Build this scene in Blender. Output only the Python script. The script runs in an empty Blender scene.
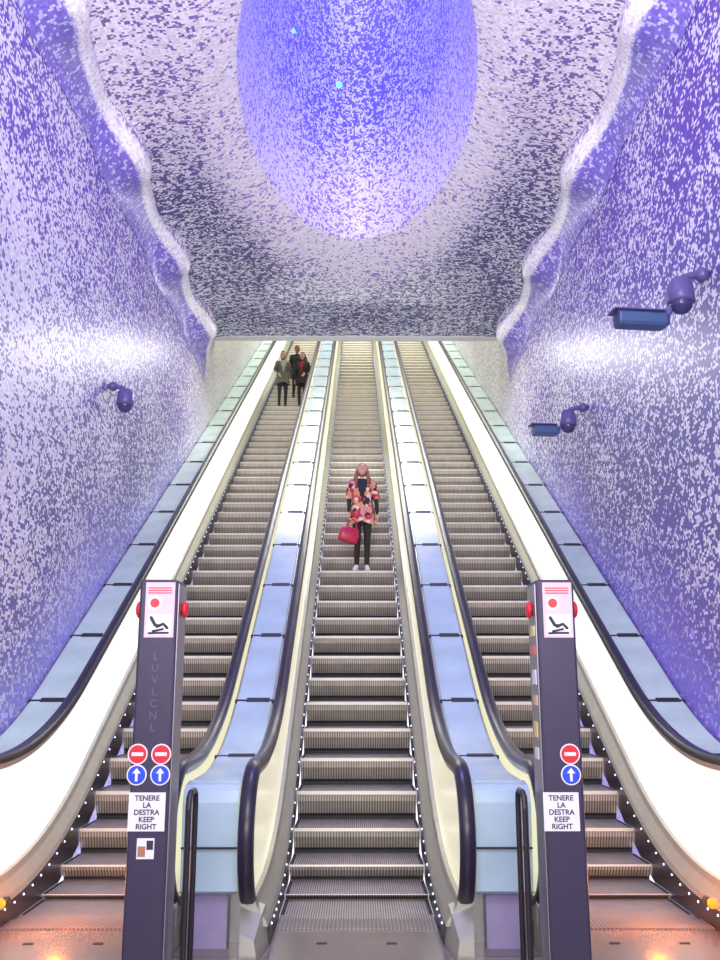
import bpy, bmesh, math, random
from mathutils import Vector, Matrix, noise
random.seed(4)
scn = bpy.context.scene
scn.view_settings.view_transform = 'Standard'
scn.view_settings.exposure = 0.0
T30 = math.tan(math.radians(30))
Y0 = 6.9; YT = 29.8
ZC = 7.37
PITCH = 1.68
WX = 2.7
YE = 14.9

def prof(Y, t=0.6):
    def ramp(u):
        if u <= -t: return 0.0
        if u >= t: return T30*u
        return T30*(u+t)**2/(4*t)
    return ramp(Y-Y0) - ramp(Y-YT)
def dprof(Y): return prof(Y, 0.9)

# ------------------------------------------------------------ materials
def mat(name, col, rough=0.5, metal=0.0, emit=None, estr=0.0, noise_amt=0.08, nscale=12.0, bump=0.0):
    m = bpy.data.materials.new(name); m.use_nodes = True
    nt = m.node_tree; b = nt.nodes['Principled BSDF']
    b.inputs['Roughness'].default_value = rough
    b.inputs['Metallic'].default_value = metal
    if emit:
        b.inputs['Emission Color'].default_value = (*emit, 1)
        b.inputs['Emission Strength'].default_value = estr
    tc = nt.nodes.new('ShaderNodeTexCoord')
    n = nt.nodes.new('ShaderNodeTexNoise'); n.inputs['Scale'].default_value = nscale
    n.inputs['Detail'].default_value = 3
    nt.links.new(tc.outputs['Object'], n.inputs['Vector'])
    mx = nt.nodes.new('ShaderNodeMix'); mx.data_type = 'RGBA'
    lo = tuple(max(0, c*(1-noise_amt*2)) for c in col); hi = tuple(min(1, c*(1+noise_amt)) for c in col)
    mx.inputs[6].default_value = (*lo, 1); mx.inputs[7].default_value = (*hi, 1)
    nt.links.new(n.outputs['Fac'], mx.inputs[0])
    nt.links.new(mx.outputs[2], b.inputs['Base Color'])
    if bump > 0:
        bp = nt.nodes.new('ShaderNodeBump'); bp.inputs['Strength'].default_value = bump
        nt.links.new(n.outputs['Fac'], bp.inputs['Height']); nt.links.new(bp.outputs[0], b.inputs['Normal'])
    return m

def mosaic(name, su=37.0, sv=46.0):
    m = bpy.data.materials.new(name); m.use_nodes = True
    nt = m.node_tree; N = nt.nodes; L = nt.links
    b = N['Principled BSDF']; b.inputs['Roughness'].default_value = 0.38
    uv = N.new('ShaderNodeUVMap'); uv.uv_map = 'UVMap'
    mp = N.new('ShaderNodeVectorMath'); mp.operation = 'MULTIPLY'; mp.inputs[1].default_value = (su, sv, 1)
    L.new(uv.outputs[0], mp.inputs[0])
    fl = N.new('ShaderNodeVectorMath'); fl.operation = 'FLOOR'; L.new(mp.outputs[0], fl.inputs[0])
    fr = N.new('ShaderNodeVectorMath'); fr.operation = 'FRACTION'; L.new(mp.outputs[0], fr.inputs[0])
    wn = N.new('ShaderNodeTexWhiteNoise'); wn.noise_dimensions = '2D'; L.new(fl.outputs[0], wn.inputs['Vector'])
    n2 = N.new('ShaderNodeTexNoise'); n2.inputs['Scale'].default_value = 0.30; n2.inputs['Detail'].default_value = 1
    L.new(fl.outputs[0], n2.inputs['Vector'])
    def math_(op, a, bb, c=None):
        k = N.new('ShaderNodeMath'); k.operation = op
        for i, v in enumerate((a, bb, c)):
            if v is None: continue
            if isinstance(v, (int, float)): k.inputs[i].default_value = v
            else: L.new(v, k.inputs[i])
        return k.outputs[0]
    nn = math_('MULTIPLY_ADD', n2.outputs['Fac'], 2.4, -0.7)
    v = math_('ADD', math_('MULTIPLY', wn.outputs['Value'], 0.5), math_('MULTIPLY', nn, 0.5))
    at = N.new('ShaderNodeAttribute'); at.attribute_name = 'dens'
    n3 = N.new('ShaderNodeTexNoise'); n3.inputs['Scale'].default_value = 1.1; n3.inputs['Detail'].default_value = 4
    L.new(uv.outputs[0], n3.inputs['Vector'])
    dens = math_('ADD', at.outputs['Fac'], math_('MULTIPLY_ADD', n3.outputs['Fac'], 0.5, -0.25))
    isd = math_('LESS_THAN', v, dens)
    cl = N.new('ShaderNodeAttribute'); cl.attribute_name = 'cl'
    cd = N.new('ShaderNodeAttribute'); cd.attribute_name = 'cd'
    mx = N.new('ShaderNodeMix'); mx.data_type = 'RGBA'
    L.new(isd, mx.inputs[0]); L.new(cl.outputs['Color'], mx.inputs[6]); L.new(cd.outputs['Color'], mx.inputs[7])
    sp = N.new('ShaderNodeSeparateColor'); L.new(wn.outputs['Color'], sp.inputs[0])
    jit = math_('MULTIPLY_ADD', sp.outputs[1], 0.4, 0.76)
    sx = N.new('ShaderNodeSeparateXYZ'); L.new(fr.outputs[0], sx.inputs[0])
    g = math_('MINIMUM', math_('GREATER_THAN', sx.outputs[0], 0.07), math_('GREATER_THAN', sx.outputs[1], 0.1))
    g2 = math_('MULTIPLY_ADD', g, 0.22, 0.78)
    f = math_('MULTIPLY', jit, g2)
    vm = N.new('ShaderNodeVectorMath'); vm.operation = 'SCALE'
    L.new(mx.outputs[2], vm.inputs[0]); L.new(f, vm.inputs['Scale'])
    L.new(vm.outputs[0], b.inputs['Base Color'])
    return m

def ribbed(name, c1, c2, freq=60.0, axis=0, rough=0.4, metal=0.3):
    m = bpy.data.materials.new(name); m.use_nodes = True
    nt = m.node_tree; N = nt.nodes; L = nt.links; b = N['Principled BSDF']
    b.inputs['Roughness'].default_value = rough; b.inputs['Metallic'].default_value = metal
    tc = N.new('ShaderNodeTexCoord'); sx = N.new('ShaderNodeSeparateXYZ'); L.new(tc.outputs['Object'], sx.inputs[0])
    k = N.new('ShaderNodeMath'); k.operation = 'MULTIPLY'; k.inputs[1].default_value = freq; L.new(sx.outputs[axis], k.inputs[0])
    k2 = N.new('ShaderNodeMath'); k2.operation = 'FRACT'; L.new(k.outputs[0], k2.inputs[0])
    k3 = N.new('ShaderNodeMath'); k3.operation = 'GREATER_THAN'; k3.inputs[1].default_value = 0.55; L.new(k2.outputs[0], k3.inputs[0])
    no = N.new('ShaderNodeTexNoise'); no.inputs['Scale'].default_value = 7; L.new(tc.outputs['Object'], no.inputs['Vector'])
    mx = N.new('ShaderNodeMix'); mx.data_type = 'RGBA'; L.new(k3.outputs[0], mx.inputs[0])
    mx.inputs[6].default_value = (*c1, 1); mx.inputs[7].default_value = (*c2, 1)
    m2 = N.new('ShaderNodeMath'); m2.operation = 'MULTIPLY_ADD'; m2.inputs[1].default_value = .5; m2.inputs[2].default_value = .75; L.new(no.outputs['Fac'], m2.inputs[0])
    vm = N.new('ShaderNodeVectorMath'); vm.operation = 'SCALE'; L.new(mx.outputs[2], vm.inputs[0]); L.new(m2.outputs[0], vm.inputs['Scale'])
    L.new(vm.outputs[0], b.inputs['Base Color'])
    return m

M_mos = mosaic('glass_mosaic')
M_rib = mosaic('glass_mosaic_small', 42, 42)
M_steel = mat('brushed_steel', (.6, .6, .56), .3, .7)
M_nose = mat('step_nose_metal', (.7, .67, .55), .45, .2)
M_skirt = mat('skirt_dark_steel', (.07, .06, .075), .35, .5)
M_indeck = mat('inner_deck_steel', (.5, .5, .42), .35, .5)
M_rail = mat('handrail_rubber', (.022, .018, .035), .3)
M_glow_o = mat('lit_balustrade_glass_outer', (.9, .9, .85), .2, emit=(1, 1, .9), estr=.75)
M_glow_i = mat('lit_balustrade_glass_inner', (.9, .88, .65), .2, emit=(1, .95, .68), estr=.5)
M_panel_b = mat('deck_glass_blue', (.54, .72, .8), .22, noise_amt=.15, nscale=3)
M_panel_g = mat('deck_glass_green', (.64, .84, .72), .22, noise_amt=.15, nscale=3)
M_dark = mat('dark_rubber_gap', (.02, .02, .025), .6)
M_tread = ribbed('step_tread_ribbed', (.5, .46, .42), (.13, .12, .12), 62)
M_riser = ribbed('step_riser_ribbed', (.68, .63, .52), (.27, .24, .2), 45)
M_risershade = ribbed('step_riser_shaded', (.36, .33, .27), (.12, .11, .09), 45)  # darker riser copy: shade on the lower riser put into the colour
M_led = mat('led_white', (.6, .7, 1), .3, emit=(.45, .6, 1), estr=4)
M_orange = mat('lamp_orange', (.9, .2, .01), .3, emit=(1, .25, .01), estr=1.6)
M_comb = ribbed('comb_plate_ribbed', (.34, .31, .29), (.19, .17, .17), 40, rough=.3, metal=.5)
M_plate = mat('landing_plate_metal', (.3, .26, .24), .22, .5, noise_amt=.15, nscale=5)
M_post = mat('post_dark_paint', (.05, .04, .075), .4, .2)
M_postm = mat('post_metal_side', (.36, .34, .38), .3, .6)
M_white = mat('sign_white', (.85, .82, .86), .5, noise_amt=.02)
M_pink = mat('sign_pink_paper', (.8, .56, .64), .5, noise_amt=.05)
M_red = mat('sign_red', (.75, .02, .03), .35)
M_blue = mat('sign_blue', (.02, .08, .65), .35)
M_ink = mat('sign_ink', (.03, .03, .05), .6)
M_black = mat('black_paint', (.02, .02, .025), .35)
M_lilac = mat('lilac_base_panel', (.4, .34, .52), .4)
M_cam = mat('camera_housing_violet', (.12, .10, .29), .3)
M_caml = mat('camera_glass_blue', (.05, .05, .16), .15)
M_camb = mat('camera_housing_blue', (.06, .11, .25), .3)
M_wallw = mat('white_plaster', (.82, .82, .8), .6)

# ------------------------------------------------------------ mesh builder
class MB:
    def __init__(s): s.v = []; s.f = []; s.m = []
    def add(s, vs, fs, mi=0, M=None):
        o = len(s.v)
        for v in vs:
            v = Vector(v)
            s.v.append(tuple(M @ v) if M is not None else tuple(v))
        for f in fs: s.f.append([i+o for i in f]); s.m.append(mi)
    def box(s, a, b, mi=0, M=None):
        x0, y0, z0 = a; x1, y1, z1 = b
        s.add([(x0,y0,z0),(x1,y0,z0),(x1,y1,z0),(x0,y1,z0),(x0,y0,z1),(x1,y0,z1),(x1,y1,z1),(x0,y1,z1)],
              [(0,3,2,1),(4,5,6,7),(0,1,5,4),(1,2,6,5),(2,3,7,6),(3,0,4,7)], mi, M)
    def rings(s, rings, mi=0, M=None, closed=True, caps=True):
        n = len(rings[0]); vs = [p for r in rings for p in r]; fs = []
        for i in range(len(rings)-1):
            for j in range(n if closed else n-1):
                k = (j+1) % n
                fs.append((i*n+j, i*n+k, (i+1)*n+k, (i+1)*n+j))
        if caps and closed:
            fs.append(tuple(range(n-1, -1, -1))); fs.append(tuple((len(rings)-1)*n+j for j in range(n)))
        s.add(vs, fs, mi, M)
    def tube(s, pts, rad, mi=0, n=8, M=None):
        pts = [Vector(p) for p in pts]
        if isinstance(rad, (int, float)): rad = [rad]*len(pts)
        rs = []; up = None
        P = list(pts); R = list(rad)
        d0 = (P[0]-P[1]).normalized(); d1 = (P[-1]-P[-2]).normalized()
        P = [P[0]+d0*R[0]*.8] + P + [P[-1]+d1*R[-1]*.8]; R = [R[0]*.45]+R+[R[-1]*.45]
        for i, p in enumerate(P):
            a = P[max(0, i-1)]; c = P[min(len(P)-1, i+1)]; t = (c-a).normalized()
            if up is None:
                up = Vector((0, 0, 1)) if abs(t.z) < .9 else Vector((0, 1, 0))
            u = (up - t*up.dot(t)).normalized(); w = t.cross(u); up = u
            rs.append([tuple(p+(u*math.cos(q)+w*math.sin(q))*R[i]) for q in [2*math.pi*j/n for j in range(n)]])
        s.rings(rs, mi, M)
    def ell(s, c, r, mi=0, M=None, nu=14, nv=10, fn=None):
        c = Vector(c); rs = []
        for i in range(nv+1):
            th = math.pi*(i/nv); th = min(max(th, .02), math.pi-.02)
            ring = []
            for j in range(nu):
                ph = 2*math.pi*j/nu
                d = Vector((math.sin(th)*math.cos(ph), math.sin(th)*math.sin(ph), math.cos(th)))
                p = Vector((d.x*r[0], d.y*r[1], d.z*r[2]))
                if fn: p = fn(p, d)
                ring.append(tuple(c+p))
            rs.append(ring)
        s.rings(rs, mi, M)
    def disc(s, c, r, y, mi=0, n=24, th=.004):
        rs = [[(c[0]+r*math.cos(2*math.pi*j/n), yy, c[1]+r*math.sin(2*math.pi*j/n)) for j in range(n)] for yy in (y, y-th)]
        s.rings(rs, mi)
    def build(s, name, mats, parent=None, smooth=False, bevel=0):
        me = bpy.data.meshes.new(name); me.from_pydata(s.v, [], s.f)
        for m in mats: me.materials.append(m)
        me.polygons.foreach_set('material_index', s.m)
        if smooth: me.polygons.foreach_set('use_smooth', [True]*len(s.f))
        me.update()
        ob = bpy.data.objects.new(name, me); scn.collection.objects.link(ob)
        if parent: ob.parent = parent
        if bevel:
            md = ob.modifiers.new('Bevel', 'BEVEL'); md.width = bevel; md.segments = 2; md.limit_method = 'ANGLE'
        return ob
def fixn(ob):
    bm = bmesh.new(); bm.from_mesh(ob.data); bmesh.ops.recalc_face_normals(bm, faces=bm.faces); bm.to_mesh(ob.data); bm.free()
def empty(name, loc=(0,0,0)):
    e = bpy.data.objects.new(name, None); e.location = loc; scn.collection.objects.link(e); return e

def gridsurf(name, P, UV, D, CL, CD, material, flip=False, smooth=True):
    nv = len(P); nu = len(P[0]); vs = [p for r in P for p in r]; fs = []
    for i in range(nv-1):
        for j in range(nu-1):
            f = (i*nu+j, i*nu+j+1, (i+1)*nu+j+1, (i+1)*nu+j)
            fs.append(f[::-1] if flip else f)
    me = bpy.data.meshes.new(name); me.from_pydata(vs, [], fs); me.materials.append(material)
    if smooth: me.polygons.foreach_set('use_smooth', [True]*len(fs))
    uvl = me.uv_layers.new(name='UVMap'); uvf = [u for r in UV for u in r]
    for l in me.loops: uvl.data[l.index].uv = uvf[l.vertex_index]
    a = me.attributes.new('dens', 'FLOAT', 'POINT'); a.data.foreach_set('value', [d for r in D for d in r])
    for nm, C in (('cl', CL), ('cd', CD)):
        a = me.attributes.new(nm, 'FLOAT_COLOR', 'POINT')
        a.data.foreach_set('color', [x for r in C for c in r for x in (*c, 1)])
    me.update()
    ob = bpy.data.objects.new(name, me); scn.collection.objects.link(ob); return ob
def lerp(a, b, t): t = max(0, min(1, t)); return tuple(x+(y-x)*t for x, y in zip(a, b)) if isinstance(a, tuple) else a+(b-a)*t
def sst(a, b, x): t = max(0, min(1, (x-a)/(b-a))); return t*t*(3-2*t)

# ------------------------------------------------------------ room shell
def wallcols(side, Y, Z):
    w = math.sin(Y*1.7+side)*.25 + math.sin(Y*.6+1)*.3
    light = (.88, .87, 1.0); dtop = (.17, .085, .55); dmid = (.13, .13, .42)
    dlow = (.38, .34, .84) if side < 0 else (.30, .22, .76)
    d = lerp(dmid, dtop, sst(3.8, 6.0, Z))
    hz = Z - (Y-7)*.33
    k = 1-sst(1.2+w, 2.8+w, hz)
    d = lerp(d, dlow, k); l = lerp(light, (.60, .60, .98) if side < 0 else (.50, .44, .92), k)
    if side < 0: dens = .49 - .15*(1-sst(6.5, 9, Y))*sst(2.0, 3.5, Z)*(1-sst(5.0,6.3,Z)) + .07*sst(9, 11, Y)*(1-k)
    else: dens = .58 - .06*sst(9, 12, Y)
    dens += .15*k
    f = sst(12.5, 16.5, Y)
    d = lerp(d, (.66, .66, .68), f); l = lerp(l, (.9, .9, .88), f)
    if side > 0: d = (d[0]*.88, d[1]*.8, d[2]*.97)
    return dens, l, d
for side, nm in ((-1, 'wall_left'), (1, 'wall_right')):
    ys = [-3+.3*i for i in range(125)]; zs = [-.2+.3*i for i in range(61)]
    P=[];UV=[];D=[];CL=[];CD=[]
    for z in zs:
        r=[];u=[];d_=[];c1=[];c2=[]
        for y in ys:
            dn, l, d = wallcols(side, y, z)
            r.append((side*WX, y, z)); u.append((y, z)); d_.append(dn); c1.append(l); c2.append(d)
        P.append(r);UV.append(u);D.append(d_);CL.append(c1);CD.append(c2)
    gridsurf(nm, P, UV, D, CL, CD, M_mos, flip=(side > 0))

# ceiling with elliptical crater
FL = .22
cx, cy, ea, eb = 0.0, 8.8, 1.27, 2.95
rx, ry0, ry1 = WX, -3.0, YE
angs = [2*math.pi*i/160 for i in range(160)]
for X, Yb in ((rx, ry1), (-rx, ry1), (-rx, ry0), (rx, ry0)): angs.append(math.atan2(Yb-cy, X-cx) % (2*math.pi))
angs = sorted(set(angs)); angs.append(angs[0]+2*math.pi)
def rectray(a):
    dx, dy = math.cos(a), math.sin(a); t = 1e9
    if abs(dx) > 1e-9: t = min(t, rx/abs(dx))
    if dy > 1e-9: t = min(t, (ry1-cy)/dy)
    if dy < -1e-9: t = min(t, (cy-ry0)/-dy)
    return t
def ceil_z(x, y):
    r = math.hypot((x-cx)/ea, (y-cy)/eb)
    z = ZC
    if r < 1.5: z += FL*((1.5-max(r, 1))/.5)**2.2
    ax = abs(x)
    if ax > 1.9: z -= .22*((ax-1.9)/.8)**2*(1-sst(12.5, 14.9, y)*.8)
    return z
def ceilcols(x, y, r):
    ring = 1-sst(1.12, 1.6, r)  # glow around the crater rim put into paler, whiter tiles
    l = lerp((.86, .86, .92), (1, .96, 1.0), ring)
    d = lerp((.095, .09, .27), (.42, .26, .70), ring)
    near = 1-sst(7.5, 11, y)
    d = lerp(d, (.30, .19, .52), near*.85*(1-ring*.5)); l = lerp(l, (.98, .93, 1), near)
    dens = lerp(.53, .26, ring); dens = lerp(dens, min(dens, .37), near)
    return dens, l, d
P=[];UV=[];D=[];CL=[];CD=[]
NS = 34
for i in range(NS+1):
    s = (i/NS)**1.5
    r_=[];u_=[];dd=[];c1=[];c2=[]
    for a in angs:
        dx, dy = math.cos(a), math.sin(a)
        re = 1/math.sqrt((dx/ea)**2+(dy/eb)**2); rr = rectray(a)
        t = re+(rr-re)*s; x = cx+dx*t; y = cy+dy*t
        r = math.hypot((x-cx)/ea, (y-cy)/eb)
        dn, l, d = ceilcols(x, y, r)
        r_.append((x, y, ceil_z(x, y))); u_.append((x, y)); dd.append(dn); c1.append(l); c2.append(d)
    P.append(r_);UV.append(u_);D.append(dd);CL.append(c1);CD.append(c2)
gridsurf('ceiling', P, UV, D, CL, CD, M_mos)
# shaft of the crater
P=[];UV=[];D=[];CL=[];CD=[]
NZ = 30; HT = 5.5; zb = ZC+FL
for i in range(NZ+1):
    q = (i/NZ)**1.4; z = zb+HT*q; sc = 1-.5*q**0.8*(1 if q > 0 else 0)
    r_=[];u_=[];dd=[];c1=[];c2=[]
    arc = 0; prev = None
    for a in angs:
        dx, dy = math.cos(a), math.sin(a); re = 1/math.sqrt((dx/ea)**2+(dy/eb)**2)
        x = cx+dx*re*sc; y = cy+dy*re*sc
        e = (dx*re, dy*re)
        if prev: arc += math.hypot(e[0]-prev[0], e[1]-prev[1])
        prev = e
        r_.append((x, y, z)); u_.append((arc, 20+q*HT*1.15))
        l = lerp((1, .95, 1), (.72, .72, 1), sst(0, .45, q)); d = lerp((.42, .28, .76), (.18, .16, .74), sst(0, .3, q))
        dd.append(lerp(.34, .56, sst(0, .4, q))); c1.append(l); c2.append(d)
    P.append(r_);UV.append(u_);D.append(dd);CL.append(c1);CD.append(c2)
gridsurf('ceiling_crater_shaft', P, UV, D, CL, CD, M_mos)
mb = MB(); n = len(P[-1])-1
mb.add(P[-1][:n], [tuple(range(n))]); mb.build('ceiling_shaft_cap', [mat('deep_blue_cap', (.1, .1, .5), .5)])
mb = MB(); mb.ell((-.22, 9.6, 8.5), (.035, .035, .035)); mb.ell((-.76, 9.3, 9.0), (.022, .022, .022))
mb.build('crater_led_lamps', [mat('led_cyan', (.1, .8, 1), .3, emit=(.1, .8, 1), estr=2)], smooth=True)

# undulating trim between wall and vault
for side, nm in ((-1, 'trim_left'), (1, 'trim_right')):
    P=[];UV=[];D=[];CL=[];CD=[]
    yend = YE+.3
    ys = [-3+.05*i for i in range(int((yend+3)/.05))]
    for y in ys:
        amp = .11
        ph = 2*math.pi*(y-9.0-(.15 if side > 0 else 0))/2.4
        w = math.cos(ph) + .25*math.cos(2*ph+.8)
        k = max(0, y-14.1)
        A = Vector((WX-.005, y, ZC-.64-.05*w-.2*k)); B = Vector((2.43-amp*w+.1*k, y, ZC-.30-.8*amp*w-.22*k)); C = Vector((2.46-amp*w*.8, y, ZC-.05)) 
        M1 = Vector((WX-.03-.03*w, y, ZC-.44-.05*w-.2*k))
        pts = []
        for t in [i/9 for i in range(10)]:
            p = A*(1-t)**3 + M1*3*t*(1-t)**2 + (B+Vector((.06, 0, -.10)))*3*t*t*(1-t) + B*t**3; pts.append(p)
        for t in [i/5 for i in range(1, 6)]:
            p = B*(1-t)**2 + (B+Vector((-.05, 0, .10)))*2*t*(1-t) + C*t*t; pts.append(p)
        L_ = 0; us = []
        for i, p in enumerate(pts):
            if i: L_ += (p-pts[i-1]).length
            us.append((L_, y))
        P.append([(side*p.x, p.y, p.z) for p in pts]); UV.append(us)
        D.append([.62 if i < 7 else (.2 if i < 11 else .5) for i in range(15)])
        CL.append([(.62, .62, .95) if i < 7 else (1, .98, 1) for i in range(15)])  # bright highlight along the lip put into the tile colours
        CD.append([(.25, .19, .68) if i < 7 else ((.72, .70, .94) if i < 11 else (.36, .26, .6)) for i in range(15)])
    gridsurf(nm, P, UV, D, CL, CD, M_rib, flip=(side > 0))

mb = MB(); mb.box((-WX, YE, ZC-.02), (WX, YE+.2, 17.9)); mb.build('wall_soffit_fascia', [M_wallw])
mb = MB(); mb.box((-WX, YE+.2, 17.6), (WX, 34.4, 17.8)); mb.build('ceiling_upper', [M_wallw])
mb = MB(); mb.box((-WX, 34.0, 13.0), (WX, 34.2, 17.6)); mb.build('wall_back', [M_wallw])
HT_ = prof(40)
mb = MB(); mb.box((-WX, 30.9, HT_-.2), (WX, 34.0, HT_)); mb.build('floor_upper', [M_comb])

# floor
fm = bpy.data.materials.new('floor_stone_tiles'); fm.use_nodes = True
nt = fm.node_tree; b = nt.nodes['Principled BSDF']; b.inputs['Roughness'].default_value = .22
tc = nt.nodes.new('ShaderNodeTexCoord'); br = nt.nodes.new('ShaderNodeTexBrick'); br.offset = 0
br.inputs['Scale'].default_value = 1; br.inputs['Brick Width'].default_value = .6; br.inputs['Row Height'].default_value = .3
br.inputs['Mortar Size'].default_value = .006
br.inputs['Color1'].default_value = (.2, .17, .17, 1); br.inputs['Color2'].default_value = (.26, .22, .21, 1); br.inputs['Mortar'].default_value = (.06, .05, .06, 1)
nt.links.new(tc.outputs['Object'], br.inputs['Vector']); nt.links.new(br.outputs[0], b.inputs['Base Color'])
mb = MB(); mb.box((-WX, -3, -.2), (WX, 6.1, 0)); mb.build('floor', [fm])

# ------------------------------------------------------------ escalators
YN = 5.72
def yrange(a, b):
    ys = []; y = a
    while y < b-1e-6:
        ys.append(y)
        y += .06 if (y < 8.2 or 28.5 < y < 31) else .4
    ys.append(b); return ys
YB = 31.2
def sweep(mb, sec, ya, yb, mi, pf=dprof):
    mb.rings([[(x, y, pf(y)+h) for x, h in sec] for y in yrange(ya, yb)], mi)
def panel_mesh(mb, x, mi, th=.02):
    zc, R = .6, .35
    L=[]
    for i in range(0, 9):
        a = math.pi/2*(i/8); y = YN-R*math.cos(a); hh = R*math.sin(a)
        L.append((y, zc-hh-.0, zc+hh))
    for y in yrange(YN+.06, YB-.4): L.append((y, dprof(y)+.25, dprof(y)+.95))
    mb.rings([[(x-th/2, y, lo), (x+th/2, y, lo), (x+th/2, y, hi), (x-th/2, y, hi)] for y, lo, hi in L], mi)
def handrail(mb, x, mi):
    R = .385; zc = .6; pts = []
    pts.append((YN+.25, zc-R+.01)); pts.append((YN+.1, zc-R))
    for i in range(17):
        a = -math.pi/2 - math.pi*i/16
        pts.append((YN+R*math.cos(a), zc+R*math.sin(a)))
    for y in yrange(YN+.1, YB-.35): pts.append((y, dprof(y)+zc+R))
    rs = []
    for i, p in enumerate(pts):
        a = pts[max(0, i-1)]; c = pts[min(len(pts)-1, i+1)]
        ty, tz = c[0]-a[0], c[1]-a[1]; l = math.hypot(ty, tz); ty /= l; tz /= l
        ny, nz = -tz, ty
        ring = []
        for (u, v) in ((-.045, -.016), (-.045, .012), (-.033, .03), (0, .034), (.033, .03), (.045, .012), (.045, -.016), (.02, -.026), (-.02, -.026)):
            ring.append((x+u, p[0]+ny*v, p[1]+nz*v))
        rs.append(ring)
    mb.rings(rs, mi)

def escalator(xc, glow_l, glow_r):
    root = empty('escalator', (xc, YN, 0))
    off = Matrix.Translation((-xc, -YN, 0))
    def fin(mb, name, mats, smooth=False):
        ob = mb.build(name, mats, None, smooth); fixn(ob)
        ob.data.transform(off); ob.parent = root; return ob
    mb = MB()
    ns = [6.3+.4*k for k in range(0, 63)]
    hw = .495
    mb.box((xc-hw, 6.1, -.05), (xc+hw, 6.3, 0.0), 0)
    for k, yn in enumerate(ns):
        z1 = prof(yn); z0 = prof(yn-.4) if k else 0
        if z1 - z0 > .004:
            dz = z1-z0
            sec = [(yn+.06, z0-.01), (yn+.06, z0+dz*.12), (yn+.045, z0+dz*.22), (yn+.03, z0+dz*.38), (yn+.012, z0+dz*.65), (yn, z0+dz*.82), (yn-.006, z1-dz*.12), (yn, z1)]
            for i in range(len(sec)-1):
                (ya, za), (yb, zb_) = sec[i], sec[i+1]
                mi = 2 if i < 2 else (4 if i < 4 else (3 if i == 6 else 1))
                mb.add([(xc-hw, ya, za), (xc+hw, ya, za), (xc+hw, yb, zb_), (xc-hw, yb, zb_)], [(0, 1, 2, 3)], mi)
        ye = yn+.4
        mb.add([(xc-hw, yn, z1), (xc+hw, yn, z1), (xc+hw, ye+.06, z1), (xc-hw, ye+.06, z1)], [(0, 1, 2, 3)], 0)
        for xa_, xb_ in ((xc-hw, xc-hw+.025), (xc+hw-.025, xc+hw)):
            mb.add([(xa_, yn+.003, z1+.001), (xb_, yn+.003, z1+.001), (xb_, ye, z1+.001), (xa_, ye, z1+.001)], [(0, 1, 2, 3)], 2)
    fin(mb, 'steps', [M_tread, M_riser, M_dark, M_nose, M_risershade])
    mb = MB(); mb.box((xc-.66, 4.4, .0), (xc+.66, 5.28, .010), 0); mb.box((xc-.49, 5.29, 0), (xc+.49, 5.9, .012), 0); mb.box((xc-.49, 5.905, 0), (xc+.49, 6.12, .02), 1)
    for s_ in (-.2, .2): mb.box((xc+s_-.03, 5.6, .012), (xc+s_+.03, 5.62, .016), 2)
    fin(mb, 'landing_plate', [M_plate, M_comb, M_dark])
    for sg, glow in ((-1, glow_l), (1, glow_r)):
        mb = MB()
        X = lambda u: xc+sg*u
        sweep(mb, [(X(.5), -.14), (X(.5), .13), (X(.66), .13), (X(.66), -.14)], 5.62, YB, 0)
        sweep(mb, [(X(.502), .13), (X(.515), .16), (X(.565), .23), (X(.58), .27), (X(.66), .27), (X(.66), .13)], 5.50, YB, 1)
        mb.rings([[(X(.505+.04*(1-q)), 5.62-.3*(1-q)**.5+.0, .002), (X(.66-.02*(1-q)), 5.62-.3*(1-q)**.5, .002), (X(.66-.02*(1-q)), 5.62-.3*(1-q)**.5, .14+.12*q), (X(.53+.03*(1-q)), 5.62-.3*(1-q)**.5, .10+.12*q)] for q in (0, .1, .3, .6, .8, 1)], 1)
        fin(mb, 'skirt', [M_skirt, M_indeck])
        mb = MB(); panel_mesh(mb, X(.62), 0); fin(mb, 'balustrade_panel', [glow])
        mb = MB(); sweep(mb, [(X(.59), .93), (X(.65), .93), (X(.65), .965), (X(.59), .965)], YN, YB-.4, 0); fin(mb, 'handrail_guide', [M_steel])
        mb = MB(); handrail(mb, X(.62), 0); fin(mb, 'handrail', [M_rail], True)
        mb = MB(); yy = 5.7
        while yy < 26:
            mb.ell((X(.499), yy, dprof(yy)+.10), (.006, .0075, .0075), 0, nu=6, nv=4); yy += .16
        fin(mb, 'skirt_led_lights', [M_led])
    return root
escalator(0, M_glow_i, M_glow_i)
escalator(-PITCH, M_glow_o, M_glow_i)
escalator(PITCH, M_glow_i, M_glow_o)

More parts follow.
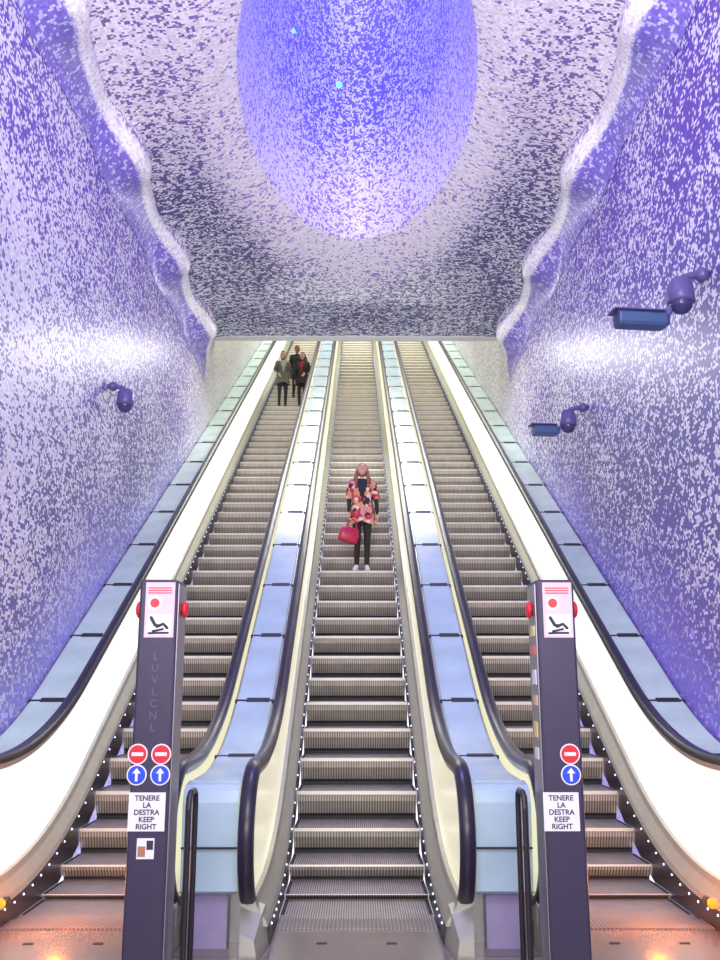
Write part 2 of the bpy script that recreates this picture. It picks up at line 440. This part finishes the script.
def deck(xa, xb, pm, front=True):
    root = empty('escalator_deck', ((xa+xb)/2, 5.5, 0)); off = Matrix.Translation((-(xa+xb)/2, -5.5, 0))
    def fin(mb, name, mats, sm=False):
        ob = mb.build(name, mats, None, sm); fixn(ob); ob.data.transform(off); ob.parent = root
    mb = MB(); sweep(mb, [(xa, .0), (xb, .0), (xb, .885), (xa, .885)], 5.68, YB, 0); fin(mb, 'frame', [M_steel])
    mb = MB(); mb2 = MB()
    g = 5.62; step = 1.0
    while g < YB-1.2:
        e = g+step-.025; ys = [g+(e-g)*i/8 for i in range(9)]
        mb.rings([[(xa+.015, y, dprof(y)+.885), (xb-.015, y, dprof(y)+.885), (xb-.02, y, dprof(y)+.905), (xa+.02, y, dprof(y)+.905)] for y in ys], 0)
        w = (xb-xa)
        mb2.rings([[(xa+.0, y, dprof(y)+.884), (xb, y, dprof(y)+.884), (xb, y, dprof(y)+.908), (xa, y, dprof(y)+.908)] for y in (e+.003, e+.022)], 0)
        mb2.rings([[(xa+w*.3, y, dprof(y)+.9), (xb-w*.12, y, dprof(y)+.9), (xb-w*.12, y, dprof(y)+.915), (xa+w*.3, y, dprof(y)+.915)] for y in (e-.012, e+.035)], 0)
        g += step
    fin(mb, 'glass_panels', [pm]); fin(mb2, 'panel_brackets', [M_dark])
    mb = MB()
    if front:
        rs = []
        for z, y in ((.3, 5.50), (.32, 5.47), (.8, 5.45), (.86, 5.47), (.89, 5.53), (.9, 5.63)):
            rs.append([(xa, y, z), (xb, y, z), (xb, 5.67, z), (xa, 5.67, z)])
        mb.rings(rs, 0)
        mb.box((xa, 5.44, .55), (xb, 5.452, .56), 1)
        mb.box((xa+.06, 5.55, 0), (xb-.06, 5.67, .3), 2)
        fin(mb, 'front_cover', [M_panel_b, M_dark, M_lilac])
    else:
        mb.box((xa, 5.5, 0), (xb, 5.6, .9), 0); fin(mb, 'front_cover', [M_steel])
deck(-1.0, -.68, M_panel_b); deck(.68, 1.0, M_panel_b)
deck(-2.695, -2.36, M_panel_g, False); deck(2.36, 2.695, M_panel_g, False)

for sg in (-1, 1):
    mb = MB(); mb.ell((0, 0, 0), (.03, .03, .03)); mb.tube([(0, .03, 0), (0, .1, -.0)], .025, 1)
    o = mb.build('orange_warning_lamp', [M_orange, M_black], smooth=True); o.location = (sg*2.10, 5.72, .2)
    ld = bpy.data.lights.new('orange_glow', 'POINT'); ld.energy = 20; ld.color = (1, .22, .01); ld.shadow_soft_size = .04
    lo = bpy.data.objects.new('orange_glow', ld); lo.location = (-sg*.3, .12, .08); scn.collection.objects.link(lo); lo.parent = o

# ------------------------------------------------------------ posts
def text(body, loc, size, m, parent, sp=1.0):
    c = bpy.data.curves.new('sign_text', 'FONT'); c.body = body; c.size = size; c.align_x = 'CENTER'; c.align_y = 'CENTER'
    c.space_line = sp; c.materials.append(m)
    c.offset = .0009
    o = bpy.data.objects.new('sign_text', c); o.location = loc; o.rotation_euler = (math.pi/2, 0, 0)
    scn.collection.objects.link(o); o.parent = parent; return o
for sg in (-1, 1):
    root = empty('information_post', (sg*.965, 4.5, 0))
    mb = MB(); mb.box((-.0925, -.1, 0), (.0925, .12, 1.97), 0); mb.build('column', [M_post], root, bevel=.012)
    mb = MB(); xi = -sg*.0925
    mb.box((min(xi, xi-sg*.004), -.085, .0), (max(xi, xi-sg*.004), .105, 1.95), 0); mb.build('metal_side', [M_postm], root)
    mb = MB(); mb.box((-.13, -.14, 0), (.13, .16, .015)); mb.build('base_plate', [M_steel], root)
    F = -.1005
    mb = MB()
    mb.box((-.062, F-.003, 1.69), (.080, F, 1.955), 0)
    mb.box((-.050, F-.005, 1.70), (.068, F-.003, 1.80), 1)
    mb.disc((-.015, 1.855), .022, F-.003, 2)
    mb.disc((-.015, 1.855), .034, F-.0025, 3, th=.001)
    for i in range(3): mb.box((-.05, F-.005, 1.925-i*.012), (.065, F-.003, 1.930-i*.012), 2)
    mb.tube([(-.04, F-.006, 1.71), (.0, F-.006, 1.712), (.055, F-.006, 1.712)], .005, 4, 6)
    mb.tube([(-.03, F-.006, 1.785), (-.01, F-.006, 1.75), (.01, F-.006, 1.745)], .008, 4, 6)
    mb.tube([(.0, F-.006, 1.742), (.03, F-.006, 1.755), (.05, F-.006, 1.735)], .007, 4, 6)
    mb.tube([(-.02, F-.006, 1.72), (.03, F-.006, 1.73)], .005, 4, 6)
    mb.build('safety_notice', [M_pink, M_white, M_red, M_white, M_ink], root)
    mb = MB()
    cs = [-.062, .048] if sg < 0 else [.035]
    for c in cs:
        for z, mi in ((1.151, 1), (1.058, 2)):
            mb.disc((c, z), .047, F, 0, th=.003); mb.disc((c, z), .041, F-.003, mi, th=.002)
        mb.box((c-.027, F-.0075, 1.143), (c+.027, F-.005, 1.159), 0)
        mb.box((c-.006, F-.0075, 1.03), (c+.006, F-.005, 1.07), 0)
        mb.add([(c-.02, F-.007, 1.065), (c+.02, F-.007, 1.065), (c, F-.007, 1.09)], [(0, 1, 2)], 0)
    mb.build('round_traffic_signs', [M_white, M_red, M_blue], root)
    sx = (-.092, .078) if sg < 0 else (-.1, .065)
    mb = MB(); mb.box((sx[0], F-.004, .81), (sx[1], F, .98)); mb.build('keep_right_plate', [M_white], root)
    text('TENERE\nLA\nDESTRA\nKEEP\nRIGHT', ((sx[0]+sx[1])/2, F-.005, .892), .033, M_ink, root, .95)
    if sg < 0:
        mb = MB(); mb.box((-.045, F-.003, .69), (.035, F, .78), 0); mb.box((-.04, F-.004, .70), (-.005, F-.003, .745), 1); mb.box((.0, F-.004, .73), (.03, F-.003, .77), 2)
        mb.build('sticker', [M_white, mat('sticker_brown', (.45, .2, .1)), M_ink], root)
        me_ = mat('embossed_text', (.10, .08, .17))
        for i, ch in enumerate('LUVLCNL'): text(ch, (0.0, F-.001, 1.60-i*.055), .05, me_, root)
    else:
        mb = MB(); cols = [(.9,.85,.3),(.8,.2,.15),(.9,.9,.9),(.9,.6,.3),(.9,.7,.2),(.85,.85,.8)]
        ms = [mat('sticker_col', c) for c in cols]; z = 1.75
        for i in range(6):
            h = .04+.04*random.random(); mb.box((-.1, -.05+.03*random.random(), z-h), (-.0965, .03+.03*random.random(), z), i); z -= h+.04+.04*random.random()
        mb.build('side_stickers', ms, root)
    mb = MB()
    for s2 in (-1, 1):
        mb.tube([(s2*.09, 0, 1.83), (s2*.105, 0, 1.83)], .026, 1, 12)
        mb.ell((s2*.112, 0, 1.83), (.018, .034, .042), 0)
    mb.build('emergency_stop_buttons', [M_red, M_black], root, smooth=True)
    x0 = sg*.815
    mb = MB(); mb.tube([(x0, 4.6, 0.015), (x0, 4.6, .88), (x0, 4.61, .93), (x0, 4.65, .95), (x0, 4.74, .95), (x0, 4.78, .93), (x0, 4.79, .88), (x0, 4.79, 0.015)], .015, 0, 10)
    for yy in (4.6, 4.79):
        mb.box((x0-.04, yy-.04, 0.001), (x0+.04, yy+.04, .012), 0)
    mb.build('barrier_rail', [M_black], smooth=False)

# ------------------------------------------------------------ cameras on walls
def dome_parts(root, X, side, s=1.0):
    mb = MB()
    mb.tube([(-side*.05, 0, .04), (-side*.065, 0, .04)], .055*s, 0, 14)
    mb.tube([(-side*.05, 0, .04), (X*.5, 0, .04), (X*.85, 0, .02), (X, 0, -.03)], .026*s, 0, 10)
    rs = []
    for zz, r in ((.01, .02), (.0, .06), (-.04, .085), (-.12, .092), (-.17, .094), (-.175, .08)):
        rs.append([(X+r*s*math.cos(a), r*s*math.sin(a), zz*s) for a in [2*math.pi*j/18 for j in range(18)]])
    mb.rings(rs, 0)
    mb.ell((X, 0, -.17*s), (.08*s, .08*s, .085*s), 1, nu=18, nv=12)
    mb.build('dome_housing', [M_cam, M_caml], root, smooth=True)
def dome(x, y, z, side, s=1.0, box=None):
    root = empty('surveillance_camera' if box else 'dome_camera', (side*WX, y, z+.12)); X = x-side*WX
    dome_parts(root, X, side, s)
    if box:
        bx, bz, w = box; bx -= side*WX; mb = MB()
        T = Matrix.Translation((bx, .02, bz)) @ Matrix.Rotation(.12, 4, 'Z')
        def sec(x, k): return [(x, k*yy, k*zz) for yy, zz in ((-.06, -.05), (-.075, -.03), (-.075, .04), (-.05, .065), (.05, .065), (.075, .04), (.075, -.03), (.06, -.05))]
        mb.rings([sec(-w/2, .92), sec(-w/2+.01, 1), sec(w/2-.03, 1), sec(w/2, .7)], 0, T)
        mb.box((-w/2-.04, -.08, .064), (w/2-.03, .08, .074), 1, T)
        mb.rings([sec(-w/2-.004, .7), sec(-w/2+.001, .7)], 2, T)
        mb.tube([T @ Vector((w/2-.02, 0, 0)), Vector((X-.04, .01, -.03-.12))], .022, 1, 8)
        mb.build('box_housing', [M_camb, M_cam, M_caml], root)
dome(-2.5, 9.3, 4.42, -1, 1.0)
dome(2.47, 6.4, 4.36, 1, 1.1, (2.165, -.33, .40)); dome(2.46, 10.1, 4.43, 1, 1.05, (2.20, -.24, .30))

# ------------------------------------------------------------ people
def floral():
    m = bpy.data.materials.new('floral_fabric'); m.use_nodes = True; nt = m.node_tree; b = nt.nodes['Principled BSDF']; b.inputs['Roughness'].default_value = .8
    tc = nt.nodes.new('ShaderNodeTexCoord'); v = nt.nodes.new('ShaderNodeTexVoronoi'); v.inputs['Scale'].default_value = 18
    nt.links.new(tc.outputs['Object'], v.inputs['Vector']); s = nt.nodes.new('ShaderNodeSeparateColor'); nt.links.new(v.outputs['Color'], s.inputs[0])
    r = nt.nodes.new('ShaderNodeValToRGB'); r.color_ramp.interpolation = 'CONSTANT'
    cols = [(0, (.62, .3, .25)), (.2, (.45, .03, .06)), (.4, (.8, .62, .5)), (.52, (.6, .08, .1)), (.66, (.04, .02, .03)), (.85, (.7, .32, .12))]
    e = r.color_ramp.elements; e[0].position = 0; e[0].color = (*cols[0][1], 1); e[1].position = cols[1][0]; e[1].color = (*cols[1][1], 1)
    for p, c in cols[2:]:
        k = e.new(p); k.color = (*c, 1)
    nt.links.new(s.outputs[0], r.inputs[0]); nt.links.new(r.outputs[0], b.inputs['Base Color']); return m
M_skin = mat('skin', (.68, .38, .28), .5, noise_amt=.03)
M_eye = mat('eye_dark', (.05, .03, .03), .3); M_lip = mat('lips', (.6, .12, .12), .4)

def person(name, loc, scale, rotz, J, mats, tilt=0.0, coat=None, coat_front=None, hair_long=True):
    top, sleeve, pants, shoe, hair = mats
    j = dict(pel=(0,0,.93), wai=(0,.0,1.08), che=(0,.0,1.25), nb=(0,.01,1.40), nk=(0,.0,1.47),
             sl=(-.155,.01,1.37), sr=(.155,.01,1.37), el=(-.2,.02,1.11), er=(.2,.02,1.11), wl=(-.21,-.05,.88), wr=(.21,-.05,.88),
             hl=(-.085,0,.88), hr=(.085,0,.88), kl=(-.09,-.02,.49), kr=(.09,-.02,.49), al=(-.09,.02,.09), ar=(.09,.02,.09), tl=(-.105,-.13,.03), tr=(.105,-.13,.03))
    j.update(J)
    rad = dict(pel=.115, wai=.10, che=.12, nb=.065, nk=.048, sl=.055, sr=.055, el=.04, er=.04, wl=.027, wr=.027, hl=.085, hr=.085, kl=.055, kr=.055, al=.036, ar=.036, tl=.03, tr=.03)
    E = [('pel','wai',0),('wai','che',0),('che','nb',0),('nb','nk',4),('che','sl',0),('che','sr',0),('sl','el',1),('sr','er',1),('el','wl',1),('er','wr',1),
         ('pel','hl',2),('pel','hr',2),('hl','kl',2),('hr','kr',2),('kl','al',2),('kr','ar',2),('al','tl',3),('ar','tr',3)]
    names = list(j)
    bm = bmesh.new(); lay = bm.verts.layers.skin.verify(); bv = {}
    for n in names:
        v = bm.verts.new(j[n]); v[lay].radius = (rad[n], rad[n]*(.82 if n in ('pel','wai','che') else 1)); v[lay].use_root = (n == 'pel'); bv[n] = v
    for a, c, t in E: bm.edges.new((bv[a], bv[c]))
    me = bpy.data.meshes.new('tmp'); bm.to_mesh(me); bm.free()
    ob = bpy.data.objects.new('tmp', me); scn.collection.objects.link(ob)
    ob.modifiers.new('Skin', 'SKIN'); sb = ob.modifiers.new('Sub', 'SUBSURF'); sb.levels = 2; sb.render_levels = 2
    dg = bpy.context.evaluated_depsgraph_get(); dg.update()
    em = bpy.data.meshes.new_from_object(ob.evaluated_get(dg))
    mb = MB()
    segs = [(Vector(j[a]), Vector(j[c]), t) for a, c, t in E]
    vs = [v.co.copy() for v in em.vertices]
    mi_list = []
    for p in em.polygons:
        c = p.center; best = 1e9; bt = 0
        for a, c2, t in segs:
            d = c2-a; u = max(0, min(1, (c-a).dot(d)/d.length_squared)); q = (c-(a+d*u)).length
            if q < best: best = q; bt = t
        mi_list.append(bt)
    mb.v = [tuple(v) for v in vs]; mb.f = [list(p.vertices) for p in em.polygons]; mb.m = mi_list
    bpy.data.objects.remove(ob)
    for s in ('l', 'r'):
        a = Vector(j['a'+s]); t = Vector(j['t'+s]); d = (t-a); 
        mb.tube([(a.x, a.y+.03, .035), (a.x+d.x*.5, a.y+d.y*.5, .035), (t.x, t.y, .03)], [.036, .04, .034], 3, 10)
    hp = Vector(j['nk']); H = Matrix.Translation(hp) @ Matrix.Rotation(tilt, 4, 'X')
    def hf(p, d):
        q = p.copy()
        if d.y < 0: q.y *= .95
        if d.z < -.2: q.x *= 1-.22*(-d.z-.2); q.y += -.012*(-d.z)
        f = math.exp(-((d.x/.16)**2+((d.z+.12)/.2)**2)) if d.y < 0 else 0
        q.y -= .02*f
        for sx in (-1, 1):
            f = math.exp(-(((d.x-sx*.38)/.17)**2+((d.z-.08)/.12)**2)) if d.y < 0 else 0
            q.y += .007*f
        return q
    hc = Vector((0, -.015, .125))
    mb.ell(hc, (.073, .092, .115), 4, H, 24, 18, hf)
    for sx in (-1, 1):
        mb.ell(hc+Vector((sx*.028, -.079, .008)), (.012, .007, .006), 5, H, 8, 6)
        mb.tube([hc+Vector((sx*.014, -.088, .026)), hc+Vector((sx*.042, -.078, .026))], .0025, 6, 6, H)
        mb.ell(hc+Vector((sx*.074, .0, -.005)), (.01, .02, .03), 4, H, 8, 6)
    mb.ell(hc+Vector((0, -.085, -.05)), (.022, .008, .007), 7, H, 10, 6)
    def hairf(p, d):
        q = p.copy()
        if d.y < -.15 and d.z < .55: q.y = max(q.y, -.02); q.x *= .98; q.y = q.y*.5
        return q
    mb.ell(hc+Vector((0, .012, .012)), (.084, .098, .122), 6, H, 24, 16, hairf)
    if hair_long:
        for sx in (-1, 1):
            for k in range(4):
                a = .01+k*.025
                p0 = H @ (hc+Vector((sx*(.075-.004*k), a-.01, .03))); p1 = H @ (hc+Vector((sx*.088, a, -.06)))
                base = Vector((hp.x+sx*(.085+.012*k), hp.y-.055+.03*k, hp.z-.04)); end = Vector((hp.x+sx*(.10+.008*k), hp.y-.085+.04*k, hp.z-.17))
                mb.tube([p0, p1, base, end], [.018, .024, .026, .012], 6, 8)
    else:
        mb.tube([H @ (hc+Vector((0, .06, -.02))), H @ (hc+Vector((0, .065, -.08))), hp+Vector((0, .05, -.03))], [.05, .05, .03], 6, 10)
    for s, sx in (('l', -1), ('r', 1)):
        w = Vector(j['w'+s]); e = Vector(j['e'+s]); d = (w-e).normalized(); d = (d+Vector((0, 0, -.6))).normalized()
        inn = Vector((-sx, 0, 0)); inn = (inn-d*inn.dot(d)).normalized(); fw = d.cross(inn).normalized()
        if fw.y > 0: fw = -fw
        R = Matrix((inn, fw, d)).transposed().to_4x4(); Mh = Matrix.Translation(w) @ R
        mb.ell((0, 0, .05), (.015, .038, .052), 4, Mh, 12, 8)
        for i, (o, l) in enumerate(((.028, .065), (.010, .075), (-.009, .07), (-.026, .055))):
            mb.tube([(0, o, .085), (.004, o*1.05, .085+l*.5), (.022, o*1.05, .085+l*.85), (.038, o, .085+l*.9)], [.009, .0085, .008, .007], 4, 6, Mh)
        mb.tube([(0, .03, .03), (.012, .052, .055), (.022, .055, .085)], [.011, .01, .008], 4, 6, Mh)
    mlist = [top, sleeve, pants, shoe, M_skin, M_eye, hair, M_lip]
    if coat:
        mlist.append(coat); mlist.append(coat_front or coat)
        n = 56; rs = []
        prof_ = [(1.425, .07, .06), (1.405, .13, .075), (1.36, .185, .095), (1.25, .175, .125), (1.1, .15, .115), (.98, .175, .13), (.85, .2, .15), (.72, .215, .165)]
        fine = []
        for a_, b_ in zip(prof_, prof_[1:]):
            for t in (0, .25, .5, .75): fine.append(tuple(x+(y-x)*t for x, y in zip(a_, b_)))
        fine.append(prof_[-1])
        for z, a, c in fine:
            rs.append([((a+.006*math.sin(5*q)*(1.45-z)*2)*math.cos(q), (c+.012*math.sin(7*q)*(1.45-z)*2)*math.sin(q)+.005, z+(.02*math.sin(3*q) if z < .8 else 0)) for q in [2*math.pi*i/n for i in range(n)]])
        f0 = len(mb.f); mb.rings(rs, 8, caps=False)
        for fi in range(f0, len(mb.f)):
            c = sum((Vector(mb.v[i]) for i in mb.f[fi]), Vector())/len(mb.f[fi])
            if c.y < 0 and abs(c.x) < .015+.26*(c.z-1.08) and abs(c.x) < .075: mb.m[fi] = 9
        for s, sx in (('l', -1), ('r', 1)):
            a = Vector(j['s'+s]); c = Vector(j['e'+s])
            mb.tube([a, a.lerp(c, .45), a.lerp(c, .85)], [.062, .06, .066], 8, 12)
    ob = mb.build(name, mlist, smooth=True)
    ob.location = loc; ob.scale = (scale,)*3; ob.rotation_euler = (0, 0, rotz)
    return ob, j

M_blk = mat('black_clothes', (.02, .018, .022), .8); M_hair = mat('hair_auburn', (.3, .12, .05), .6); M_hairb = mat('hair_dark', (.05, .03, .02), .6)
M_shoew = mat('white_shoes', (.8, .78, .78), .5); M_shoeb = mat('black_shoes', (.03, .03, .03), .5)
zst = lambda k: prof(6.3+.4*k)
wloc = Vector((.07, 12.1, zst(14)))
WS = .9
wob, wj = person('woman', wloc, WS, 0, dict(el=(-.2,.0,1.11), wl=(-.2,-.1,.9), er=(.215,.01,1.11), wr=(.225,-.06,.87), kl=(-.07,-.02,.49), al=(-.085,.02,.09), tl=(-.115,-.12,.03), kr=(.075,-.03,.49), ar=(.065,.02,.09), tr=(.085,-.13,.03)),
       (M_blk, M_blk, M_blk, M_shoew, M_hair), tilt=-.55, coat=floral(), coat_front=M_blk)
M_bag = mat('bag_red_leather', (.5, .015, .06), .35)
mb = MB(); rs = []
for z, a, c in ((.0, .10, .035), (.02, .135, .05), (.12, .14, .052), (.19, .115, .035), (.21, .1, .02)):
    rs.append([(a*math.copysign(abs(math.cos(q))**.6, math.cos(q)), c*math.copysign(abs(math.sin(q))**.6, math.sin(q)), z) for q in [2*math.pi*i/20 for i in range(20)]])
mb.rings(rs, 0)
for yy in (-.025, .025):
    mb.tube([(-.07, yy, .19), (-.06, yy*.6, .26), (-.03, yy*.3, .315), (.0, yy*.2, .33), (.03, yy*.3, .315), (.06, yy*.6, .26), (.07, yy, .19)], .008, 0, 8)
mb.tube([(-.1, 0, .212), (.1, 0, .212)], .006, 1, 6)
bag = mb.build('red_handbag', [M_bag, M_steel], smooth=True)
hand = wloc + Vector((wj['wl'][0]-.0, wj['wl'][1]-.03, wj['wl'][2]-.12))*WS
bag.location = hand+Vector((-.03, -.03, -.315)); bag.rotation_euler = (0, .3, .2)

M_gj = mat('grey_green_jacket', (.13, .13, .1), .8); M_pj = mat('dark_red_scarf', (.3, .02, .05), .8); M_gsh = mat('grey_shirt', (.4, .4, .38), .8)
k = 35; yk = 6.3+.4*k+.2
person('passenger', (-1.78, yk, zst(k)), .84, .25, dict(wl=(-.15,-.15,1.0), el=(-.22,0,1.12)), (M_gj, M_gj, M_blk, M_shoeb, M_hairb), coat=M_gj, coat_front=M_gsh, hair_long=False)
person('passenger', (-1.31, yk, zst(k)), .82, -.3, dict(wr=(.14,-.16,1.02), kr=(.1,-.05,.5)), (M_blk, M_blk, M_blk, M_shoeb, M_hairb), coat=M_blk, coat_front=M_pj)
k = 37; yk = 6.3+.4*k+.2
person('passenger', (-1.5, yk, zst(k)), .84, 3.0, {}, (M_blk, M_blk, M_blk, M_shoeb, M_hair), coat=M_blk, hair_long=False)

# ------------------------------------------------------------ lights
def area(name, loc, rot, sx, sy, e, col):
    l = bpy.data.lights.new(name, 'AREA'); l.shape = 'RECTANGLE'; l.size = sx; l.size_y = sy; l.energy = e; l.color = col
    o = bpy.data.objects.new(name, l); o.location = loc; o.rotation_euler = rot; scn.collection.objects.link(o); return o
def spot(name, loc, tgt, e, col, ang, soft=.3):
    l = bpy.data.lights.new(name, 'SPOT'); l.energy = e; l.color = col; l.spot_size = math.radians(ang); l.spot_blend = .9; l.shadow_soft_size = soft
    o = bpy.data.objects.new(name, l); o.location = loc; o.rotation_euler = (Vector(tgt)-Vector(loc)).to_track_quat('-Z', 'Y').to_euler(); scn.collection.objects.link(o); return o
area('concourse_fill', (0, -1.0, 6.6), (math.radians(35), 0, 0), 3, 3, 270, (1, .98, .99))  # added fill above and behind the camera, no fitting modelled
area('ceiling_fill', (0, -1.5, 2.6), (math.radians(125), 0, 0), 4, 1, 240, (1, .95, 1))  # added out-of-view fill that brightens the ceiling
spot('vault_fill_spot', (0, 1.2, 4.2), (0, 9.0, 7.6), 1300, (1, .93, 1), 75)  # added unseen spot that brightens the ceiling around the crater
area('upper_hall_light', (0, 23, 17.3), (0, 0, 0), 3.5, 9, 800, (1, .99, .93))
area('crater_light', (0, 8.5, 12.9), (0, 0, 0), .9, 2.4, 270, (.52, .47, 1))
area('vault_light', (0, 14.6, 7.0), (math.radians(-20), 0, 0), 3, .3, 90, (1, .99, .97))
w = bpy.data.worlds.new('World'); scn.world = w; w.use_nodes = True
w.node_tree.nodes['Background'].inputs[0].default_value = (.92, .9, 1, 1); w.node_tree.nodes['Background'].inputs[1].default_value = 1.6

# ------------------------------------------------------------ camera
cd = bpy.data.cameras.new('Camera'); cd.sensor_fit = 'VERTICAL'; cd.sensor_height = 36; cd.lens = 33.75
co = bpy.data.objects.new('Camera', cd); scn.collection.objects.link(co)
co.location = (0, 0, 1.5); co.rotation_euler = (math.radians(90+12.4), 0, -.0033)
scn.camera = co
